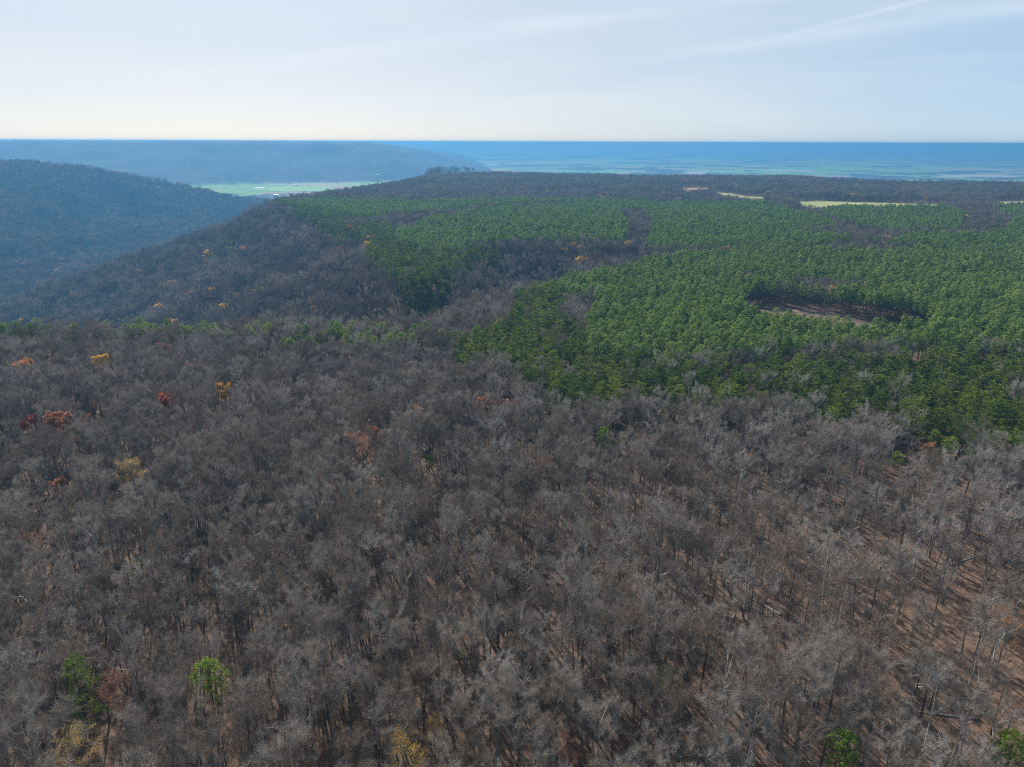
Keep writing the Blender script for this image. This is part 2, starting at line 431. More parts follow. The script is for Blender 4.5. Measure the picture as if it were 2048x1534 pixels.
canopy = np.maximum(canopy, smooth(20, 60, dpl) * smooth(700, 1000, rr))
flat = (smooth(-215, -226, verts[:, 2])) * smooth(2600, 3600, verts[:, 1])
pinef = np.zeros(len(verts))
for z in (PINE_NEAR, PINE_MID, PINE_FAR, PINE_RIGHT, PINE_RIGHT2): pinef = np.maximum(pinef, inside(verts[:, :2], z) * .6)
ca = gm.color_attributes.new('zone', 'FLOAT_COLOR', 'POINT')
ca.data.foreach_set('color', np.column_stack([canopy, flat, pinef, np.ones(len(verts))]).ravel())

def sheet(name, poly, mat, cell, lift, label, kind='structure'):
    lo, hi = poly.min(0), poly.max(0)
    nx, ny = int((hi[0] - lo[0]) / cell) + 2, int((hi[1] - lo[1]) / cell) + 2
    gx, gy = np.meshgrid(lo[0] + np.arange(nx) * cell, lo[1] + np.arange(ny) * cell, indexing='ij')
    P = np.stack([gx.ravel(), gy.ravel()], 1)
    jit = (np.stack([vnoise(P, cell * 3, 5), vnoise(P, cell * 3, 6)], 1) - .5) * cell * 1.4
    P = P + jit
    z = height(P) + lift
    ins = inside(P, poly).reshape(nx, ny)
    f = []
    for a in range(nx - 1):
        for b in range(ny - 1):
            if ins[a, b] and ins[a + 1, b] and ins[a + 1, b + 1] and ins[a, b + 1]:
                f.append((a * ny + b, (a + 1) * ny + b, (a + 1) * ny + b + 1, a * ny + b + 1))
    used = sorted({q for t in f for q in t}); mp_ = {q: n for n, q in enumerate(used)}
    me = bpy.data.meshes.new(name)
    me.from_pydata([(P[q, 0], P[q, 1], z[q]) for q in used], [], [tuple(mp_[q] for q in t) for t in f])
    me.materials.append(mat); me.shade_smooth()
    o = bpy.data.objects.new(name, me); COL.objects.link(o)
    o['kind'] = kind; o['label'] = label
    return o
def flat_mat(name, stops, sc):
    m, nt, out = new_mat(name); L = nt.links
    g = N(nt, 'ShaderNodeNewGeometry'); n = N(nt, 'ShaderNodeTexNoise', Scale=sc, Detail=6.0, Roughness=.65); L.new(g.outputs['Position'], n.inputs['Vector'])
    r = ramp(nt, stops); L.new(n.outputs['Fac'], r.inputs['Fac'])
    p = N(nt, 'ShaderNodeBsdfPrincipled'); p.inputs['Roughness'].default_value = .9; p.inputs['Specular IOR Level'].default_value = .1
    L.new(r.outputs['Color'], p.inputs['Base Color'])
    b = N(nt, 'ShaderNodeBump', Strength=.5, Distance=.4); L.new(n.outputs['Fac'], b.inputs['Height']); L.new(b.outputs[0], p.inputs['Normal'])
    L.new(p.outputs[0], out.inputs['Surface']); return m
M_MEADOW = flat_mat('meadow grass', [(.35, (.16, .19, .06)), (.65, (.34, .31, .12))], .03)
M_FIELD = flat_mat('green field', [(.35, (.18, .34, .05)), (.65, (.30, .44, .10))], .004)
M_SOIL = flat_mat('bare soil', [(.35, (.26, .15, .09)), (.65, (.40, .26, .16))], .08)
M_SLASH = flat_mat('cleared ground', [(.38, (.06, .04, .03)), (.56, (.13, .085, .065)), (.7, (.32, .23, .18))], .15)  # colour darkened for the tree shadow lying on the clearing floor
sheet('clearing_ground', CLEARING, M_SLASH, 3, .35, 'bare brown ground of the clearing inside the pine plantation')
sheet('meadow', MEADOW, M_MEADOW, 4, 1.0, 'sunlit yellow green meadow on the plateau behind the pines')
sheet('bare_soil', BARE_SOIL, M_SOIL, 5, 1.0, 'orange bare soil patch among the bare trees beyond the pines')
sheet('meadow', OPEN[3], M_MEADOW, 4, 1.0, 'small pale meadow left of the long yellow green meadow')
sheet('meadow', OPEN[4], M_MEADOW, 4, 1.0, 'small meadow strip at the right end of the plateau')
def vfield(pts, name, mat, label, cell=40):
    sheet(name, np.array([planh(u, v, 3) for u, v in pts]), mat, cell, 1.5, label)
vfield([(470, 378), (560, 373), (600, 371), (680, 377), (700, 382), (560, 383)], 'field', M_FIELD, 'bright green valley field below the tableland')
vfield([(690, 369), (740, 362), (780, 360), (810, 357), (838, 350), (838, 356), (790, 365), (730, 369)], 'field', M_FIELD, 'bright green valley field that runs towards the tip of the tableland')

# ------------------------------------------------------------------ haze
hz = bpy.data.meshes.new('haze')
B = 31500.0
bz0, bz1 = FLOOR - 22, CAM_Z + 6
bv = [(x, y, z) for x in (-B, B) for y in (-B, B) for z in (bz0, bz1)]
hz.from_pydata(bv, [], [(0, 1, 3, 2), (4, 6, 7, 5), (0, 4, 5, 1), (2, 3, 7, 6), (0, 2, 6, 4), (1, 5, 7, 3)])
m, nt, out = new_mat('haze')
pv = N(nt, 'ShaderNodeVolumePrincipled')
pv.inputs['Color'].default_value = (.098, .305, .56, 1)
pv.inputs['Density'].default_value = 1.45e-4
pv.inputs['Anisotropy'].default_value = 0.3
nt.links.new(pv.outputs[0], out.inputs['Volume'])
hz.materials.append(m)
haze = bpy.data.objects.new('haze', hz); COL.objects.link(haze)
haze['kind'] = 'stuff'; haze['label'] = 'pale blue haze over the valleys and the plain'

# ------------------------------------------------------------------ tree meshes
class MB:
    def __init__(s): s.v, s.f, s.mi = [], [], []
    def tube(s, pts, rads, sides=4, mi=0):
        base = len(s.v)
        for k, (p, r) in enumerate(zip(pts, rads)):
            d = (pts[min(k + 1, len(pts) - 1)] - pts[max(k - 1, 0)])
            d = d / (np.linalg.norm(d) + 1e-9)
            a = np.cross(d, [0.31, 0.95, 0.05]); a /= np.linalg.norm(a) + 1e-9
            b = np.cross(d, a)
            for q in range(sides):
                t = 2 * math.pi * q / sides
                s.v.append(p + r * (math.cos(t) * a + math.sin(t) * b))
        for k in range(len(pts) - 1):
            for q in range(sides):
                q2 = (q + 1) % sides
                s.f.append((base + k * sides + q, base + k * sides + q2, base + (k + 1) * sides + q2, base + (k + 1) * sides + q)); s.mi.append(mi)
    def tri(s, a, b, c, mi=0):
        n = len(s.v); s.v += [a, b, c]; s.f.append((n, n + 1, n + 2)); s.mi.append(mi)
    def sliver(s, p, d, L, w, R, mi=0):
        side = np.cross(d, R.normal(size=3)); side /= np.linalg.norm(side) + 1e-9
        s.tri(p - side * w / 2, p + side * w / 2, p + d * L, mi)
    def leaf(s, p, size, R, flat=0.0, mi=0):
        a = R.normal(size=3); a[2] *= (1 - flat); a /= np.linalg.norm(a) + 1e-9
        b = R.normal(size=3); b[2] *= (1 - flat); b = np.cross(a, b) if flat == 0 else b; b /= np.linalg.norm(b) + 1e-9
        s.tri(p - a * size * .5, p + a * size * .5, p + b * size * .8, mi)
    def oleaf(s, p, size, n, R, jit=.55):
        """a tuft facing outwards along n"""
        n = n + R.normal(size=3) * jit; n = n / (np.linalg.norm(n) + 1e-9)
        a = np.cross(n, R.normal(size=3)); a /= np.linalg.norm(a) + 1e-9
        b = np.cross(n, a)
        s.tri(p - a * size * .5 - b * size * .3, p + a * size * .5 - b * size * .3, p + b * size * .7)
    def mesh(s, name, mats):
        me = bpy.data.meshes.new(name)
        me.from_pydata([tuple(map(float, q)) for q in s.v], [], s.f)
        for m_ in mats: me.materials.append(m_)
        if len(mats) > 1: me.polygons.foreach_set('material_index', s.mi)
        me.update()
        return me

def unit(v): return v / (np.linalg.norm(v) + 1e-9)

def bare_tree(seed, H=19.0, CRr=3.7, twigs=1500, tw=.05, limb_mat=None, buds=0, bud_mat=None, twig_mat=None, sides=5, budsize=.32):
    """returns (trunk mesh, crown mesh); the trunk mesh carries the main limbs"""
    R = np.random.default_rng(seed)
    T, Cn = MB(), MB()
    fork = H * R.uniform(.42, .6)
    lean = R.normal(size=2) * .25
    tp = [np.array([0, 0, -1.0])] + [np.array([lean[0] * t * 2 + R.normal() * .08, lean[1] * t * 2 + R.normal() * .08, H * .8 * t]) for t in np.linspace(.05, 1, 6)]
    r0 = .0098 * H + R.uniform(0, .05)
    T.tube(tp, [r0 * 1.35, r0 * 1.1, r0 * .95, r0 * .8, r0 * .6, r0 * .36, r0 * .14], sides)
    ends = []       # branches that carry twigs: (list of points)
    nl = R.integers(6, 10)
    for k in range(nl):
        t = R.uniform(.48, .94) if k else .55
        zb = H * .8 * t
        ib = np.interp(zb, [p[2] for p in tp], np.arange(len(tp)))
        i0 = int(min(ib, len(tp) - 2)); p0 = tp[i0] * (1 - (ib - i0)) + tp[i0 + 1] * (ib - i0)
        az = k * 2.4 + R.uniform(-.5, .5)
        reach = CRr * R.uniform(.6, 1.0) * (1.15 - .45 * max(0, t - .6) / .4)
        top = min(H * R.uniform(.80, .97), zb + reach * R.uniform(1.0, 1.9))
        pe = np.array([math.cos(az) * reach, math.sin(az) * reach, top])
        mid = p0 * .5 + pe * .5 + np.array([math.cos(az), math.sin(az), -.3]) * reach * .16 + R.normal(size=3) * .15
        L = [p0, p0 * .25 + mid * .75 + R.normal(size=3) * .12, mid * .5 + pe * .5 + R.normal(size=3) * .15, pe]
        rl = r0 * (.45 - .25 * t)
        T.tube(L, [rl, rl * .75, rl * .45, rl * .15], 3)
        ends.append(L)
        for b in range(R.integers(4, 7)):
            s_ = R.uniform(.3, .95); q = s_ * 3; a0 = int(min(q, 2)); pb = L[a0] * (1 - (q - a0)) + L[a0 + 1] * (q - a0)
            d = unit(unit(pe - p0) * .5 + R.normal(size=3) * .75 + np.array([0, 0, .45]))
            ln = R.uniform(.9, 2.2) * CRr / 3.7
            B_ = [pb, pb + d * ln * .5 + R.normal(size=3) * .1, pb + unit(d + np.array([0, 0, .35])) * ln]
            Cn.tube(B_, [rl * .38 + .012, rl * .22 + .01, .012], 3)
            ends.append(B_)
    for k in range(3):
        d = unit(R.normal(size=3) * .5 + np.array([0, 0, 1.0])); ln = R.uniform(1.5, 3)
        B_ = [tp[-1], tp[-1] + d * ln * .5, tp[-1] + d * ln]; Cn.tube(B_, [r0 * .2, .03, .012], 3); ends.append(B_)
    lens = np.array([sum(np.linalg.norm(E[q + 1] - E[q]) for q in range(len(E) - 1)) for E in ends])
    pick = R.choice(len(ends), size=twigs, p=lens / lens.sum())
    for k in pick:
        E = ends[k]; q = R.uniform(.25, 1) * (len(E) - 1); a0 = int(min(q, len(E) - 2)); p = E[a0] * (1 - (q - a0)) + E[a0 + 1] * (q - a0)
        ax = unit(E[-1] - E[0])
        d = unit(ax * .55 + R.normal(size=3) * .62 + np.array([0, 0, .35]))
        p = p + R.normal(size=3) * .12
        Cn.sliver(p, d, R.uniform(.6, 1.5), tw * R.uniform(.6, 1.3), R, 0)
        if buds and R.random() < buds:
            for _ in range(2 if budsize < .2 else 5): Cn.leaf(p + d * R.uniform(.2, 1.2) + R.normal(size=3) * .07, R.uniform(.6, 1.2) * budsize, R, 0, 1)
    tm = T.mesh('trunk', [limb_mat or M_BARK])
    cm = Cn.mesh('crown', [twig_mat or M_TWIG] + ([bud_mat] if buds else []))
    return tm, cm

def pine_tree(seed, H=18.0, W=2.9, crown=.5, clumps=70, per=9, size=.42, mat=None, sides=5):
    """plantation pine: straight bole, rounded cone of needle tufts"""
    R = np.random.default_rng(seed)
    T, Cn = MB(), MB()
    tp = [np.array([R.normal() * .04, R.normal() * .04, z]) for z in np.linspace(-1, H * .97, 6)]
    T.tube(tp, [.17, .15, .13, .1, .07, .02], sides)
    zb = H * (1 - crown)
    for k in range(clumps):
        t = (k + R.uniform(0, 1)) / clumps
        t = t ** .85
        z = zb + (H - zb) * t
        rad_ = W * (math.sin(math.pi * min(1, (t * .70 + .25))) ** .6) * (1.0 if t < .9 else .75)
        az = k * 2.399 + R.normal() * .3
        r = rad_ * R.uniform(.55, 1.0) if R.random() < .8 else rad_ * R.uniform(.1, .5)
        c = np.array([math.cos(az) * r, math.sin(az) * r, z + R.normal() * .2 + r * .12])
        T.tube([np.array([0, 0, z - r * .25]), c], [.035, .012], 3) if k % 2 == 0 else None
        cs = R.uniform(.45, .8)
        for q in range(per):
            o_ = unit(R.normal(size=3) + np.array([0, 0, .5]))
            p = c + o_ * np.array([cs, cs, cs * .7]) * R.uniform(.5, 1.05)
            Cn.oleaf(p, size * R.uniform(.6, 1.25), o_ + .5 * unit(c - np.array([0, 0, zb])), R)
    return T.mesh('trunk', [M_PINEBARK]), Cn.mesh('crown', [mat or M_NEEDLE])

def spreading_pine(seed, H=15.0, W=3.6, pads=34, per=26, size=.36, mat=None, low=.35):
    """wild pine: ascending irregular boughs ending in flat layered sprays"""
    R = np.random.default_rng(seed)
    T, Cn = MB(), MB()
    lean = R.normal(size=2) * .5
    tp = [np.array([lean[0] * t * t, lean[1] * t * t, H * .95 * t - 1 * (t == 0)]) for t in np.linspace(0, 1, 6)]
    T.tube(tp, [.2, .17, .14, .1, .06, .02], 5)
    asym = R.uniform(0, 6.28)
    for k in range(pads):
        t = (k + R.uniform(0, 1)) / pads
        z = H * (low + (1.0 - low) * t)
        i0 = min(4, int(z / (H * .95) * 5)); base = tp[i0] * .5 + tp[i0 + 1] * .5
        az = k * 2.4 + R.normal() * .4
        ex = W * (1 - .72 * t ** 1.6) * R.uniform(.65, 1.1) * (1 + .25 * math.cos(az - asym))
        dirv = np.array([math.cos(az), math.sin(az), R.uniform(.1, .35)])
        b0 = np.array([base[0], base[1], z - ex * .15])
        b1 = b0 + dirv * ex
        T.tube([b0, b0 * .5 + b1 * .5 + np.array([0, 0, -.12]), b1], [.05, .035, .012], 3)
        # each bough: a fan of pointed flat sprays getting narrower to the tip
        for q in range(per):
            s_ = R.uniform(.3, 1.08) ** .8
            wid = ex * .42 * (1.15 - s_) + .25
            sidev = np.array([-math.sin(az), math.cos(az), 0])
            p = b0 + dirv * ex * s_ + sidev * R.uniform(-wid, wid) + np.array([0, 0, R.normal() * .16])
            d = unit(dirv + sidev * R.uniform(-.9, .9) + np.array([0, 0, R.uniform(-.1, .35)]))
            sd = np.cross(d, unit(np.array([R.normal() * .45, R.normal() * .45, 1.0])))
            L_ = size * R.uniform(1.0, 2.2); w_ = size * R.uniform(.5, .95)
            Cn.tri(p - sd * w_ / 2, p + sd * w_ / 2, p + d * L_)
    for q in range(per):
        p = tp[-1] + R.normal(size=3) * np.array([.4, .4, .5]); Cn.leaf(p, size, R)
    return T.mesh('trunk', [M_PINEBARK]), Cn.mesh('crown', [mat or M_NEEDLE2])

def joined(pair, name):
    """one mesh out of trunk and crown, for the mass planting"""
    a, b = pair
    v = np.empty(len(a.vertices) * 3); a.vertices.foreach_get('co', v)
    w = np.empty(len(b.vertices) * 3); b.vertices.foreach_get('co', w)
    vs = np.vstack([v.reshape(-1, 3), w.reshape(-1, 3)]); n = len(a.vertices)
    fs = [tuple(p.vertices) for p in a.polygons] + [tuple(q + n for q in p.vertices) for p in b.polygons]
    me = bpy.data.meshes.new(name); me.from_pydata(vs.tolist(), [], fs)
    mats = list(a.materials) + list(b.materials)
    for m_ in mats: me.materials.append(m_)
    me.polygons.foreach_set('material_index', [0] * len(a.polygons) + [len(a.materials) + p.material_index for p in b.polygons])
    me.update(); return me

# near prototypes (parts) -----------------------------------------------------
BARE = [bare_tree(100 + k, H=18 + 1.6 * (k % 4), CRr=2.9 + .45 * (k % 4), twigs=2600, tw=.032,
                  twig_mat=(M_TWIG4 if k > 7 else M_TWIG2 if k % 3 == 2 else M_TWIG), limb_mat=(M_PALE if k in (3, 9) else None)) for k in range(11)]
PINES = [pine_tree(200 + k, H=17 + (k % 3), W=2.7 + .2 * (k % 3), clumps=80, per=16) for k in range(6)]
SPREADS = [spreading_pine(300 + k, H=15.5 + 1.2 * (k % 4), W=4.0 + .4 * (k % 3), pads=40, per=40, size=.42) for k in range(6)]
# distant prototypes: fewer, broader pieces ------------------------------------
BARE_MID = [joined(bare_tree(140 + k, H=18 + 1.5 * (k % 4), CRr=3.0 + .5 * (k % 4), twigs=1300, tw=.058, sides=4,
                  twig_mat=(M_TWIG4 if k > 6 else M_TWIG2 if k % 3 == 2 else M_TWIG), limb_mat=(M_PALE if k in (3, 8) else None)), 'bare_tree_mid') for k in range(10)]
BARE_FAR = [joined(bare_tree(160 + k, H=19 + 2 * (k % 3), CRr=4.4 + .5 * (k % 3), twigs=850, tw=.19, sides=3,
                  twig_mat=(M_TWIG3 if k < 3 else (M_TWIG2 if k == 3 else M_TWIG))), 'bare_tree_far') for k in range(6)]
PINE_LOW = [joined(pine_tree(240 + k, H=17 + (k % 3), W=2.55 + .2 * (k % 3), clumps=50, per=12, size=.62, sides=3), 'pine_mid') for k in range(6)]
SPREAD_LOW = [joined(spreading_pine(340 + k, H=15 + 1.3 * (k % 3), W=4.0 + .3 * (k % 3), pads=28, per=20, size=.65), 'spreading_pine_mid') for k in range(5)]
BUDS_FAR = [joined(bare_tree(180 + k, H=19, CRr=4.4, twigs=300, tw=.18, sides=3, buds=1.0, bud_mat=mt, budsize=.75), 'budding_tree_far')
            for k, mt in enumerate((M_RED, M_ORANGE, M_YELLOW, M_PALEGREEN))]

# ------------------------------------------------------------------ planting
def scatter(x0, x1, y0, y1, cell, jit, r, rot=0.0, cellx=None, skip=0):
    cx = cellx or cell
    c, s_ = math.cos(rot), math.sin(rot)
    xs = np.arange(x0, x1, cx); ys = np.arange(y0, y1, cell)
    gx, gy = np.meshgrid(xs, ys, indexing='ij')
    ok_ = ((np.arange(len(ys))[None, :] % skip) != 0) | (r.random(gx.shape) < .25) if skip else np.ones(gx.shape, bool)
    gx = gx + r.uniform(-jit, jit, gx.shape) * cx; gy = gy + r.uniform(-jit, jit, gy.shape) * cell
    P = np.stack([gx.ravel(), gy.ravel()], 1)[ok_.ravel()]
    return P @ np.array([[c, s_], [-s_, c]])
def in_view(P, margin=.09):
    az = np.arctan2(P[:, 0], P[:, 1])
    lim = math.atan(.727) + margin + .14 * smooth(420, 220, np.hypot(P[:, 0], P[:, 1]))
    return (np.abs(az) < lim) & (P[:, 1] > 45)
# coarse line-of-sight test so that ground nobody can see is not planted
LA = np.radians(np.arange(-52, 52.01, .25)); LR = np.concatenate([np.arange(50, 1600, 12), np.geomspace(1600, 6000, 160)])
lr, la = np.meshgrid(LR, LA, indexing='ij')
LP = np.stack([lr.ravel() * np.sin(la.ravel()), lr.ravel() * np.cos(la.ravel())], 1)
LH = height(LP).reshape(lr.shape)
slope = (LH + 8 - CAM_Z) / lr
LMAX = np.maximum.accumulate(slope, 0)
def visible(P, top=24.0, back=26.0):
    r = np.hypot(P[:, 0], P[:, 1]); a = np.arctan2(P[:, 0], P[:, 1])
    ia = np.clip(np.round((a - LA[0]) / (LA[1] - LA[0])).astype(int), 0, len(LA) - 1)
    ir = np.clip(np.searchsorted(LR, r - back) - 1, 0, len(LR) - 1)
    return (height(P) + top - CAM_Z) / r > LMAX[ir, ia] - .004
def in_any(P, polys):
    m_ = np.zeros(len(P), bool)
    for q in polys: m_ |= inside(P, q)
    return m_

# a wobble makes the stand edges uneven
def wobble(P, amp=9):
    return P + np.stack([fbm(P, 60, 71, 3), fbm(P, 60, 72, 3)], 1) * amp * 2
def zone_of(P):
    """0 bare hardwoods, 1 plantation, 2 spreading pines, -1 open"""
    W_ = wobble(P, 8)
    z = np.zeros(len(P), int)
    z[in_any(W_, [SPREAD])] = 2
    z[in_any(W_, [RIMPINE])] = 2
    z[in_any(P, [PINE_NEAR]) | in_any(W_, [PINE_MID, PINE_RIGHT, PINE_RIGHT2, PINE_FAR])] = 1
    z[in_any(W_, HARD_STRIP)] = 0
    z[in_any(P, OPEN)] = -1
    return z

# --- hardwoods
Pb = scatter(-1900, 1900, 45, TREE_R, 4.7, .48, rng)
Pb = Pb[in_view(Pb)]
rb = np.hypot(Pb[:, 0], Pb[:, 1])
zb_ = zone_of(Pb)
dens = np.where(rb < 420, .97, np.where(rb < 800, .8, .5))
dens = dens * np.where(zb_ == 2, .07, 1.0) * (zb_ != 1) * (zb_ != -1)
# thinner woods at the lower right, where the floor shows
dens = dens * (1 - .35 * (vnoise(Pb, 26, 90) > .78))
thin = smooth(0, 120, Pb[:, 0]) * smooth(280, 150, Pb[:, 1])
dens = dens * (1 - .62 * thin)
dp = sdf(Pb, PLATEAU)
dens = np.where((dp > 30) & (rb > 500), dens * .5, dens)         # bigger trees on the slopes
keep = (rng.random(len(Pb)) < dens)
Pb, rb, dp = Pb[keep], rb[keep], dp[keep]
k2 = visible(Pb); Pb, rb, dp = Pb[k2], rb[k2], dp[k2]
# --- far slopes across the valley
Ph = scatter(-4300, -150, 1200, TREE_RH, 11.5, .48, rng)
Ph = Ph[in_view(Ph) & (np.hypot(Ph[:, 0], Ph[:, 1]) > TREE_R * .0 + 1) & (np.hypot(Ph[:, 0], Ph[:, 1]) < TREE_RH)]
Ph = Ph[(sdf(Ph, PLATEAU) > 0)]
rh = np.hypot(Ph[:, 0], Ph[:, 1])
Ph = Ph[(rh > TREE_R)]
Ph = Ph[visible(Ph)]
# --- plantation rows
parts_ = []
for poly, rot in ((PINE_NEAR, -.42), (PINE_MID, .62), (PINE_FAR, .3), (PINE_RIGHT, -.3), (PINE_RIGHT2, .2)):
    c_ = poly.mean(0)
    q = scatter(-1400, 1400, -1400, 1400, 4.5, .34, rng, rot, 5.0, 6 if poly is PINE_MID else 0) + c_
    q = q[inside(wobble(q, 8) if poly is not PINE_NEAR else q, poly)]
    parts_.append(q)
Pp = np.vstack(parts_)
Pp = Pp[in_view(Pp) & (zone_of(Pp) == 1) & (rng.random(len(Pp)) < .93 - .35 * (vnoise(Pp, 9, 94) > .8))]
Pp = Pp[visible(Pp)]
# --- spreading pines
Ps = scatter(-700, 1300, 150, 1500, 5.9, .48, rng)
Ps = Ps[in_view(Ps) & (zone_of(Ps) == 2)]
Ps = Ps[rng.random(len(Ps)) < .95 - .45 * (vnoise(Ps, 30, 88) > .8)]
Ps = Ps[visible(Ps)]
# pines along the near rim at the left, scattered wild pines on the plateau
ex = []
for u in np.concatenate([np.arange(0, 560, 6), np.arange(560, 860, 3.5), np.arange(860, 1000, 12)]):
    if random.random() < (.6 if u < 560 else .85):
        v = 655 + random.uniform(-4, 10) + (random.uniform(0, 26) if u > 560 else 0)
        ex.append((*plan(u + random.uniform(-6, 6), v, 16), v))
RIMP = np.array(ex)
q = scatter(-700, 1500, 700, 2100, 15, .48, rng); q = q[in_view(q) & (zone_of(q) == 0) & (sdf(q, PLATEAU) < -10)]
q = q[vnoise(q, 110, 33) > .60]
Ps_all = np.vstack([Ps, q[visible(q)]])

# ------------------------------------------------------------------ things: single trees
def size_at(x, y): return .88 + .34 * float(vnoise(np.array([[x, y]]), 22, 91)[0])
def props(o, label, cat, group):
    o['label'] = label; o['category'] = cat; o['group'] = group
def plant(name, pair, x, y, scale, rz, label, cat, group, tilt=(0, 0)):
    e = bpy.data.objects.new(name, None); COL.objects.link(e)
    e.empty_display_size = 1
    e.location = (x, y, h1(x, y) - .1); e.rotation_euler = (tilt[0], tilt[1], rz); e.scale = (scale,) * 3
    for nm, me in zip(('trunk', 'crown'), pair):
        o = bpy.data.objects.new(nm, me); COL.objects.link(o); o.parent = e
    if label: props(e, label, cat, group)
    return e
def screen(P, z):
    """picture position of world points, for describing where a tree stands"""
    d = np.column_stack([P, np.full(len(P), z)]) - np.array([0, 0, CAM_Z])
    c = d @ CR
    return 1024 + F_PX * c[:, 0] / -c[:, 2], 767 - F_PX * c[:, 1] / -c[:, 2]

# colourful single trees: (u, v of the crown, kind, size)
SPECIALS = [
 (52, 733, 'orange', 1.15, 'orange budding tree near the far rim, farthest left of the bright ones'),
 (118, 836, 'orange', 1.05, 'dull orange budding tree between two small red ones at the left'),
 (62, 842, 'red', .8, 'small red budding tree just left of a dull orange one'),
 (174, 838, 'red', .6, 'tiny bright red budding tree just right of a dull orange one'),
 (322, 695, 'red', .8, 'red budding tree close below the rim pines at the left'),
 (335, 800, 'red', .9, 'lone vivid red budding tree in the middle of the left woods'),
 (258, 935, 'yellow', 1.15, 'bright golden yellow tree, the only one in the left woods'),
 (116, 966, 'orange', .6, 'faint orange budding tree below the golden yellow one'),
 (440, 838, 'orange', .5, 'tiny orange budding tree beside dark trunks'),
 (385, 735, 'red', .7, 'dull red budding tree under the rim trunks'),
 (446, 776, 'yellow', .8, 'pale yellow budding tree above the dark trunks'),
 (722, 888, 'red', 1.2, 'broad rose red budding tree in the middle woods'),
 (745, 862, 'red', .7, 'small red budding tree directly behind the broad rose red one'),
 (832, 820, 'orange', .85, 'salmon budding tree to the right of the rose red pair'),
 (968, 804, 'orange', .8, 'dull orange budding tree below the wild pines'),
 (1002, 810, 'red', .65, 'pink red budding tree, left one of a close pair'),
 (1028, 812, 'red', .65, 'bright red budding tree, right one of a close pair'),
 (1088, 930, 'red', .75, 'dull red budding tree in the centre of the bare woods'),
 (1009, 1072, 'red', .75, 'small vivid red budding tree alone in the grey centre'),
 (62, 1080, 'red', .8, 'dull red budding tree at the left edge of the foreground woods'),
 (230, 1375, 'red', 1.0, 'rust red budding tree between two green pines at the bottom left'),
 (140, 1480, 'yellow', 1.0, 'orange yellow tree at the bottom left corner'),
 (815, 1490, 'yellow', 1.05, 'golden tree at the bottom edge, the larger of two'),
 (868, 1445, 'yellow', .6, 'small golden tree behind the larger one at the bottom edge'),
 (624, 1470, 'orange', .7, 'faint orange budding tree near the bottom edge'),
 (2020, 1240, 'orange', 1.2, 'broad orange budding tree at the right edge'),
 (1500, 905, 'orange', .7, 'small orange budding tree below the wild pine belt'),
 (1860, 893, 'orange', .6, 'tiny orange budding tree under the right end of the pine belt'),
 (1140, 1490, 'red', .8, 'dull pink budding tree at the bottom edge'),
 (2030, 1410, 'orange', .8, 'tan budding tree at the lower right edge'),
 (205, 718, 'yellow', .9, 'pale tan budding tree in the rim woods'),
 (690, 680, 'yellow', .9, 'yellowish budding tree among the rim pines'),
 (927, 1320, 'palegreen', .9, 'pale green leafing tree among grey trees in the lower middle'),
 (858, 915, 'green', .62, 'small bright green pine alone in the middle woods'),
 (272, 1120, 'green', .7, 'small bright green pine in the left foreground woods'),
 (150, 1350, 'darkgreen', 1.12, 'tall dark green pine at the lower left'),
 (415, 1335, 'green', 1.05, 'yellow green ragged pine to the right of a rust red tree'),
 (1338, 1345, 'green', .72, 'small thin green pine in the open woods at the right'),
 (1690, 1480, 'green', .95, 'round bright green pine at the bottom edge'),
 (2030, 1480, 'green', 1.0, 'bright green pine cut by the lower right corner'),
 (1210, 862, 'green', .95, 'large bright green pine below the end of the wild pine belt'),
 (1245, 868, 'green', .6, 'low green pine beside the large one below the pine belt'),
 (1795, 908, 'green', .7, 'dark green pine standing alone below the pine belt'),
 (1665, 820, 'green', .95, 'broad pointed green pine on the front edge of the pine belt'),
 (1905, 880, 'green', .8, 'round yellow green pine below the right end of the pine belt'),
 (2035, 880, 'green', .9, 'green pine below the pine belt at the right edge'),
 (1870, 865, 'green', .7, 'pale green pine on the front edge of the pine belt at the right'),
]
_mk = {}
def special_pair(kind, near, k):
    key = (kind, near, k % 2)
    if key not in _mk:
        s_ = 500 + len(_mk) * 3
        if kind == 'green': _mk[key] = pine_tree(s_, H=17, W=3.7, crown=.52, clumps=100 if near else 70, per=26 if near else 16, size=.30 if near else .38, mat=M_NEEDLE3)
        elif kind == 'darkgreen': _mk[key] = spreading_pine(s_, H=19, W=4.2, pads=46, per=60, size=.26, mat=M_NEEDLE2, low=.25)
        else:
            mt = dict(red=M_RED, orange=M_ORANGE, yellow=M_YELLOW, palegreen=M_PALEGREEN)[kind]
            _mk[key] = bare_tree(s_, H=19.5, CRr=3.9, twigs=1500 if near else 900, tw=.04 if near else .07, buds=1.0 if kind != 'palegreen' else .5, bud_mat=mt,
                                 budsize=.15 if near else .62)
    return _mk[key]
spec_xy = []
NAME_K = dict(red='budding_tree', orange='budding_tree', yellow='budding_tree', palegreen='leafing_tree', green='pine_tree', darkgreen='pine_tree')
for k, (u, v, kind, sc, lab) in enumerate(SPECIALS):
    ztop = 15.5 * sc
    x, y = plan(u, v, ztop)
    for _ in range(3): x, y = plan(u, v, ztop + h1(x, y))
    spec_xy.append((x, y))
    plant(NAME_K[kind], special_pair(kind, math.hypot(x, y) < 260, k), x, y, sc, k * 1.7, lab,
          'tree', 'green pines standing singly in the bare woods' if 'green' in kind and kind != 'palegreen' else 'budding trees in the bare woods')
spec_xy = np.array(spec_xy)
def clear_of(P, r):
    d = ((P[:, None, :] - spec_xy[None]) ** 2).sum(2).min(1)
    return d > r * r
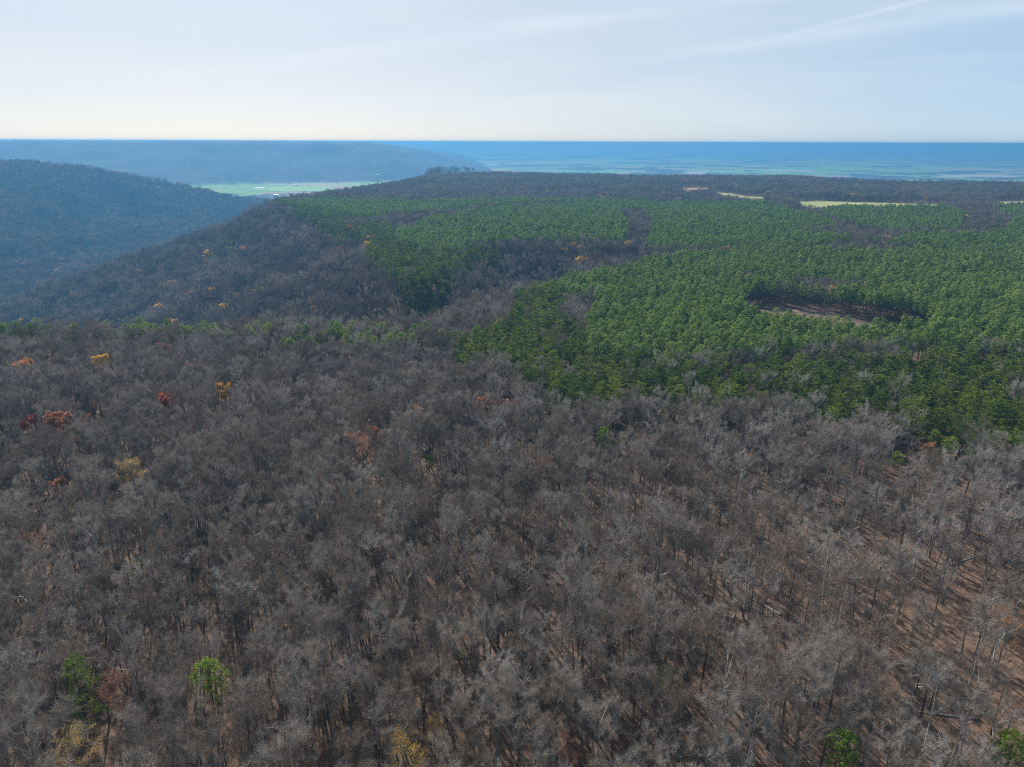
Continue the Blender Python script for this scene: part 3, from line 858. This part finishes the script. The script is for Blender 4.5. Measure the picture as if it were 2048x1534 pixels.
# the tree in front of a coloured one would hide it
def clear_front(P):
    ok = np.ones(len(P), bool)
    for (x, y) in spec_xy:
        L_ = math.hypot(x, y); ux, uy = x / L_, y / L_
        a = (P[:, 0] - x) * ux + (P[:, 1] - y) * uy; b = (P[:, 0] - x) * -uy + (P[:, 1] - y) * ux
        deep, wide = (-9, 3.8) if L_ < 230 else (-18, 5.2)
        ok &= ~((a < 2) & (a > deep) & (np.abs(b) < wide))
    return ok
m_ = clear_of(Pb, 3.6) & clear_front(Pb); Pb, rb, dp = Pb[m_], rb[m_], dp[m_]
m_ = clear_of(Ps_all, 3.5); Ps_all = Ps_all[m_]

def on_screen(P, z=14):
    u, v = screen(P, z); return (u > -15) & (u < 2063) & (v < 1549) & (v > 0)
def split(P, r, n=300):
    idx = np.where(on_screen(P))[0]
    idx = idx[np.argsort(r[idx])[:n]]
    m_ = np.zeros(len(P), bool); m_[idx] = True
    return m_
def place(u, v, rows):
    col_ = 'far left' if u < 410 else 'left' if u < 820 else 'middle' if u < 1230 else 'right' if u < 1640 else 'far right'
    return (rows[0] if v > rows[3] else rows[1] if v > rows[4] else rows[2]) + ' at the ' + col_
def size_word(s_): return 'small ' if s_ < .9 else ('' if s_ < 1.08 else 'large ')
def where(u, v):
    h = 'left' if u < 683 else ('middle' if u < 1365 else 'right')
    return h
near_b = split(Pb, rb)
SHORT = {'palegreen': 'pale green leafing tree', 'darkgreen': 'tall dark green pine', 'green': 'green pine', 'red': 'red budding tree', 'orange': 'orange budding tree', 'yellow': 'golden yellow tree'}
taken = set()
def neighbour_label(kind, x, y):
    """name a grey tree by the coloured tree it stands next to, if there is one close by"""
    d = np.hypot(spec_xy[:, 0] - x, spec_xy[:, 1] - y); k = int(d.argmin())
    if d[k] > 9.5: return None
    sx, sy = spec_xy[k]; u, v, c = SPECIALS[k][:3]
    dx, dy = x - sx, y - sy
    side = ('right of' if dx > 0 else 'left of') if abs(dx) > abs(dy) else ('behind' if dy > 0 else 'in front of')
    pos = ('lower ' if v > 1200 else 'middle ' if v > 950 else 'upper ') + ('left' if u < 683 else 'centre' if u < 1365 else 'right')
    lab = f'{kind} just {side} the {SHORT[c]} at the {pos}'
    if lab in taken: return None
    taken.add(lab); return lab
zs = height(Pb)
hw = {'left': 'left', 'middle': 'middle', 'right': 'right'}
uu, vv = screen(Pb, 14)
for k in np.where(near_b)[0]:
    x, y = Pb[k]
    t = random.randrange(8)
    if random.random() < .06 + .44 * float(smooth(-30, 120, x)): t = 8 + random.randrange(3)
    where_ = where(uu[k], vv[k])
    row = 'at the bottom edge' if vv[k] > 1400 else 'behind the bottom rows'
    floor_ = dict(left='in the dense left foreground woods', middle='in the middle foreground woods', right='over the reddish leaf litter at the right')[where_]
    kind = 'light grey bare tree' if t in (8, 10) else 'pale limbed bare tree' if t in (3, 9) else ('brownish bare tree' if t % 3 == 2 else 'grey bare tree')
    sc_ = size_at(x, y) * random.uniform(.8, 1.15)
    lab = size_word(sc_) + kind + ' ' + place(uu[k], vv[k], ('along the bottom edge', 'in the second rows', 'behind the first rows', 1420, 1250)) + (' on litter' if where_ == 'right' else '')
    lab = neighbour_label(kind, x, y) or lab
    plant('bare_tree', BARE[t], x, y, sc_, random.uniform(0, 6.28), lab, 'tree', 'bare trees of the foreground woods', (random.gauss(0, .03), random.gauss(0, .03)))
rp = np.hypot(Pp[:, 0], Pp[:, 1]); near_p = split(Pp, rp)
up, vp = screen(Pp, 14)
for k in np.where(near_p)[0]:
    x, y = Pp[k]
    sc_ = random.uniform(.92, 1.2)
    side_ = 'at the left corner of the stand' if up[k] < 1330 else 'left of the clearing' if up[k] < 1480 else 'in front of the clearing' if up[k] < 1840 else 'right of the clearing'
    plant('plantation_pine', PINES[random.randrange(6)], x, y, sc_, random.uniform(0, 6.28),
          ('tall ' if sc_ > 1.1 else 'low ' if sc_ < .98 else '') + f'green plantation pine ' + ('on the front edge ' if vp[k] > 690 else 'behind the front edge ') + side_, 'pine tree', 'plantation pines in the front rows')
rs = np.hypot(Ps_all[:, 0], Ps_all[:, 1]); near_s = split(Ps_all, rs)
us, vs_ = screen(Ps_all, 12)
for k in np.where(near_s)[0]:
    x, y = Ps_all[k]
    sc_ = random.uniform(.7, 1.2)
    side_ = 'by the ravine head' if us[k] < 1100 else 'under the plantation corner' if us[k] < 1300 else 'left of the clearing' if us[k] < 1500 else 'in line with the clearing' if us[k] < 1840 else 'at the right edge'
    side_ += ', front of the belt' if vs_[k] > 780 else ', middle of the belt' if vs_[k] > 730 else ', back of the belt'
    plant('wild_pine', SPREADS[random.randrange(6)], x, y, sc_, random.uniform(0, 6.28),
          size_word(sc_) + f'wild pine with layered boughs {side_}', 'pine tree', 'wild pines in the belt before the plantation')
for k, (x, y, v) in enumerate(RIMP):
    u0 = screen(np.array([[x, y]]), 14)[0][0]
    plant('rim_pine', (special_pair('green', False, k) if k % 3 == 0 else PINES[k % 6]) if k % 4 else SPREADS[k % 6], x, y, random.uniform(.85, 1.2), random.uniform(0, 6.28),
          'green pine on the wood rim ' + ('below the dark ravine' if u0 > 860 else 'left of the ravine' if u0 > 740 else 'under the foot of the long slope' if u0 > 560 else 'at the left, before the long slope' if u0 > 280 else 'at the far left, before the hazy valley') + (', lower down' if v > 668 else ''), 'pine tree', 'pines along the rim')

# ------------------------------------------------------------------ mass planting (uncountable woods)
def forest(name, label, P, scale, idx, meshes):
    col = bpy.data.collections.new(name + '_kinds')
    for n, me in enumerate(meshes):
        o = bpy.data.objects.new('%s_kind_%02d' % (name, n), me); col.objects.link(o)
    me = bpy.data.meshes.new(name)
    z = height(P) - .1
    me.from_pydata(np.column_stack([P, z]).tolist(), [], [])
    a = me.attributes.new('rot', 'FLOAT_VECTOR', 'POINT')
    a.data.foreach_set('vector', np.column_stack([rng.normal(0, .03, len(P)), rng.normal(0, .03, len(P)), rng.uniform(0, 6.283, len(P))]).ravel())
    a = me.attributes.new('scl', 'FLOAT', 'POINT'); a.data.foreach_set('value', scale)
    a = me.attributes.new('kind_index', 'INT', 'POINT'); a.data.foreach_set('value', idx.astype(int))
    o = bpy.data.objects.new(name, me); COL.objects.link(o)
    o['kind'] = 'stuff'; o['label'] = label
    ng = bpy.data.node_groups.new(name, 'GeometryNodeTree')
    ng.interface.new_socket('Geometry', in_out='INPUT', socket_type='NodeSocketGeometry')
    ng.interface.new_socket('Geometry', in_out='OUTPUT', socket_type='NodeSocketGeometry')
    nn, L = ng.nodes, ng.links
    gi, go = nn.new('NodeGroupInput'), nn.new('NodeGroupOutput')
    iop = nn.new('GeometryNodeInstanceOnPoints'); ci = nn.new('GeometryNodeCollectionInfo')
    ci.inputs['Collection'].default_value = col; ci.inputs['Separate Children'].default_value = True; ci.inputs['Reset Children'].default_value = True
    iop.inputs['Pick Instance'].default_value = True
    def na_(t, nm):
        q = nn.new('GeometryNodeInputNamedAttribute'); q.data_type = t; q.inputs['Name'].default_value = nm; return q.outputs['Attribute']
    L.new(gi.outputs[0], iop.inputs['Points']); L.new(ci.outputs[0], iop.inputs['Instance'])
    L.new(na_('INT', 'kind_index'), iop.inputs['Instance Index'])
    L.new(na_('FLOAT_VECTOR', 'rot'), iop.inputs['Rotation']); L.new(na_('FLOAT', 'scl'), iop.inputs['Scale'])
    L.new(iop.outputs[0], go.inputs[0])
    md = o.modifiers.new('planting', 'NODES'); md.node_group = ng
    print(name, len(P))
    return o
R = ~near_b
Pr, rr_, dpr = Pb[R], rb[R], dp[R]
near_mid = rr_ < 560
Pm = Pr[near_mid]
forest('bare_woods', 'bare grey hardwood forest of the near plateau behind the foreground trees', Pm, rng.uniform(.8, 1.15, len(Pm)) * (.88 + .34 * vnoise(Pm, 22, 91)), np.where(rng.random(len(Pm)) < .06 + .44 * smooth(-30, 170, Pm[:, 0]), 7 + rng.integers(0, 3, len(Pm)), rng.integers(0, 7, len(Pm))), BARE_MID)
far_ = ~near_mid
Pf = Pr[far_]; sf = np.where((dpr[far_] > 30) & ((rr_[far_] < 1600) | (Pf[:, 0] < -600)), rng.uniform(1.15, 1.65, far_.sum()), rng.uniform(.7, 1.0, far_.sum()))
idf = rng.integers(0, 6, len(Pf))
pn = vnoise(Pf, 70, 95) + rng.normal(0, .22, len(Pf))
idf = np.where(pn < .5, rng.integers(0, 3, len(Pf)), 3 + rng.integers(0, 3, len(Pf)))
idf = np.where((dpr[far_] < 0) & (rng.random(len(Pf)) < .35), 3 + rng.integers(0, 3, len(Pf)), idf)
c_ = rng.random(len(Pf)); idf = np.where(c_ < .003, 6, np.where(c_ < .006, 7, np.where(c_ < .012, 8, np.where(c_ < .020, 9, idf))))
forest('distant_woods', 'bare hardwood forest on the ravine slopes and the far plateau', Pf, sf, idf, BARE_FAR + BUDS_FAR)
sh = rng.uniform(1.1, 1.7, len(Ph)); pn = vnoise(Ph, 160, 96) + rng.normal(0, .2, len(Ph)); idh = np.where(pn < .55, rng.integers(0, 3, len(Ph)), 3 + rng.integers(0, 3, len(Ph)))
c_ = rng.random(len(Ph)); idh = np.where(c_ < .002, 6, np.where(c_ < .004, 7, np.where(c_ < .02, 9, idh)))
forest('valley_woods', 'blue hazed bare forest on the hill across the valley', Ph, sh, idh, BARE_FAR + BUDS_FAR)
Pq = Pp[~near_p]
forest('pine_plantation', 'dense green pine plantation in rows beyond the front trees', Pq, rng.uniform(.9, 1.2, len(Pq)) * (.92 + .2 * vnoise(Pq, 18, 93)), rng.integers(0, 6, len(Pq)), PINE_LOW)
Pq = Ps_all[~near_s]
forest('wild_pine_woods', 'dark wild pines on the ravine rim and scattered over the plateau', Pq, rng.uniform(.8, 1.25, len(Pq)), rng.integers(0, 5, len(Pq)), SPREAD_LOW)

# saplings fill the thin woods
Pz = scatter(-260, 260, 70, 330, 4.3, .48, rng)
Pz = Pz[in_view(Pz) & (zone_of(Pz) == 0) & (rng.random(len(Pz)) < .42)]
forest('saplings', 'low bare saplings and brush on the leaf litter between the trees', Pz, rng.uniform(.12, .36, len(Pz)), rng.integers(0, 7, len(Pz)), BARE_MID)

# ------------------------------------------------------------------ small things
def slab(name, lo, hi, mat, parent):
    v = [(x, y, z) for x in (lo[0], hi[0]) for y in (lo[1], hi[1]) for z in (lo[2], hi[2])]
    me = bpy.data.meshes.new(name); me.from_pydata(v, [], [(0, 1, 3, 2), (4, 6, 7, 5), (0, 4, 5, 1), (2, 3, 7, 6), (0, 2, 6, 4), (1, 5, 7, 3)])
    me.materials.append(mat); o = bpy.data.objects.new(name, me); COL.objects.link(o); o.parent = parent; return o
def paint(name, c, rough=.6):
    m, nt, out = new_mat(name); L = nt.links
    n = N(nt, 'ShaderNodeTexNoise', Scale=.4, Detail=3.0); r = ramp(nt, [(.3, tuple(q * .8 for q in c)), (.7, c)])
    L.new(n.outputs['Fac'], r.inputs['Fac']); p = N(nt, 'ShaderNodeBsdfPrincipled'); p.inputs['Roughness'].default_value = rough
    L.new(r.outputs['Color'], p.inputs['Base Color']); L.new(p.outputs[0], out.inputs['Surface']); return m
M_WALL = paint('pale boards', (.6, .57, .52)); M_ROOF = paint('pale metal roof', (.8, .8, .8), .4); M_ROOFR = paint('rusty roof', (.55, .36, .28)); M_DARK = paint('dark opening', (.05, .05, .05))
def barn(x, y, L_, W_, H_, rz, label, roof=None):
    e = bpy.data.objects.new('barn', None); COL.objects.link(e); e.location = (x, y, h1(x, y) - .5); e.rotation_euler = (0, 0, rz)
    l, w = L_ / 2, W_ / 2
    v = [(-l, -w, 0), (l, -w, 0), (l, w, 0), (-l, w, 0), (-l, -w, H_), (l, -w, H_), (l, w, H_), (-l, w, H_), (-l, 0, H_ * 1.5), (l, 0, H_ * 1.5)]
    me = bpy.data.meshes.new('wall'); me.from_pydata(v, [], [(0, 1, 5, 4), (2, 3, 7, 6), (1, 2, 6, 9, 5), (3, 0, 4, 8, 7)]); me.materials.append(M_WALL)
    o = bpy.data.objects.new('wall', me); COL.objects.link(o); o.parent = e
    a = .6; g = H_ * .5 / w
    v = []
    for dz in (0.05, .3):
        v += [(-l - a, -w - a, H_ - a * g + dz), (l + a, -w - a, H_ - a * g + dz), (l + a, 0, H_ * 1.5 + dz), (-l - a, 0, H_ * 1.5 + dz), (-l - a, w + a, H_ - a * g + dz), (l + a, w + a, H_ - a * g + dz)]
    me = bpy.data.meshes.new('roof'); me.from_pydata(v, [], [(6, 7, 8, 9), (9, 8, 11, 10), (0, 3, 2, 1), (3, 4, 5, 2), (0, 1, 7, 6), (4, 10, 11, 5), (1, 2, 8, 7), (2, 5, 11, 8), (0, 6, 9, 3), (3, 9, 10, 4)]); me.materials.append(roof or M_ROOF)
    o = bpy.data.objects.new('roof', me); COL.objects.link(o); o.parent = e
    slab('door', (-L_ * .08, -w - .15, .3), (L_ * .08, -w - .02, H_ * .8), M_DARK, e)
    e['label'] = label; e['category'] = 'barn'; e['group'] = 'farm buildings'
for (u, v, L_, W_, H_, rz, lab, rf) in [
    (520, 375, 70, 18, 6, .1, 'long pale barn with rusty roof on the bright valley field', M_ROOFR),
    (592, 370, 40, 14, 6, -.1, 'smaller pale barn at the top edge of the valley field', M_ROOFR),
    (553, 389, 34, 12, 5, .05, 'white roofed shed between the valley field and the dark ridge', None),
    (755, 355, 30, 14, 6, .3, 'small white barn near the tip of the tableland', None),
    (1668, 316, 170, 80, 30, .4, 'brightest white building far out on the plain at the right', None),
    (1495, 323, 120, 50, 20, .1, 'small white building far out on the plain in the middle', None),
    (1577, 331, 90, 40, 14, -.1, 'long low roof among the fields of the plain', None),
    (1330, 300, 150, 60, 22, .0, 'tiny pale roof near the horizon', None)]:
    x, y = planh(u, v, 6)
    barn(x, y, L_, W_, H_, rz, lab, rf)
x, y = planh(1980, 404, 5); barn(x, y, 18, 10, 5, .3, 'tan farmhouse by the small meadow at the right end of the plateau', M_ROOFR)
x, y = planh(1333, 368, 14); barn(x, y, 12, 9, 9, .5, 'small white shed standing in the bare woods of the far plateau', None)
# fallen trunks on the litter
LOGS = [(1765, 1330, 'pale fallen trunk on the litter at the right'), (1560, 1230, 'pale fallen trunk lying between trees right of the middle'), (60, 1425, 'dark fallen trunk near the lower left corner'),
        (1900, 1130, 'pale fallen trunk by the upper right of the open woods'), (1490, 1440, 'grey fallen trunk beside the thin green pine'), (1960, 1440, 'pale fallen trunk near the lower right corner')]
for k, (u, v, lab) in enumerate(LOGS):
    x, y = planh(u, v, 0); Rk = np.random.default_rng(900 + k); q = MB(); a = Rk.uniform(0, 3.1); L_ = Rk.uniform(9, 14)
    dv = np.array([math.cos(a), math.sin(a), .0]); q.tube([dv * t_ * L_ + np.array([0, 0, .22 + Rk.normal() * .05]) for t_ in (0, .3, .6, 1)], [.26, .22, .16, .06], 6)
    for b in range(6):
        st = dv * Rk.uniform(.5, .95) * L_ + np.array([0, 0, .3]); q.tube([st, st + unit(dv * .7 + Rk.normal(size=3) * .6 + np.array([0, 0, .4])) * Rk.uniform(1, 2.5)], [.05, .015], 3)
    o = bpy.data.objects.new('fallen_trunk', q.mesh('fallen_trunk', [M_BARK if k == 2 else M_PALE])); COL.objects.link(o); o.location = (x, y, h1(x, y))
    o['label'] = lab; o['category'] = 'fallen tree'; o['group'] = 'fallen trunks'
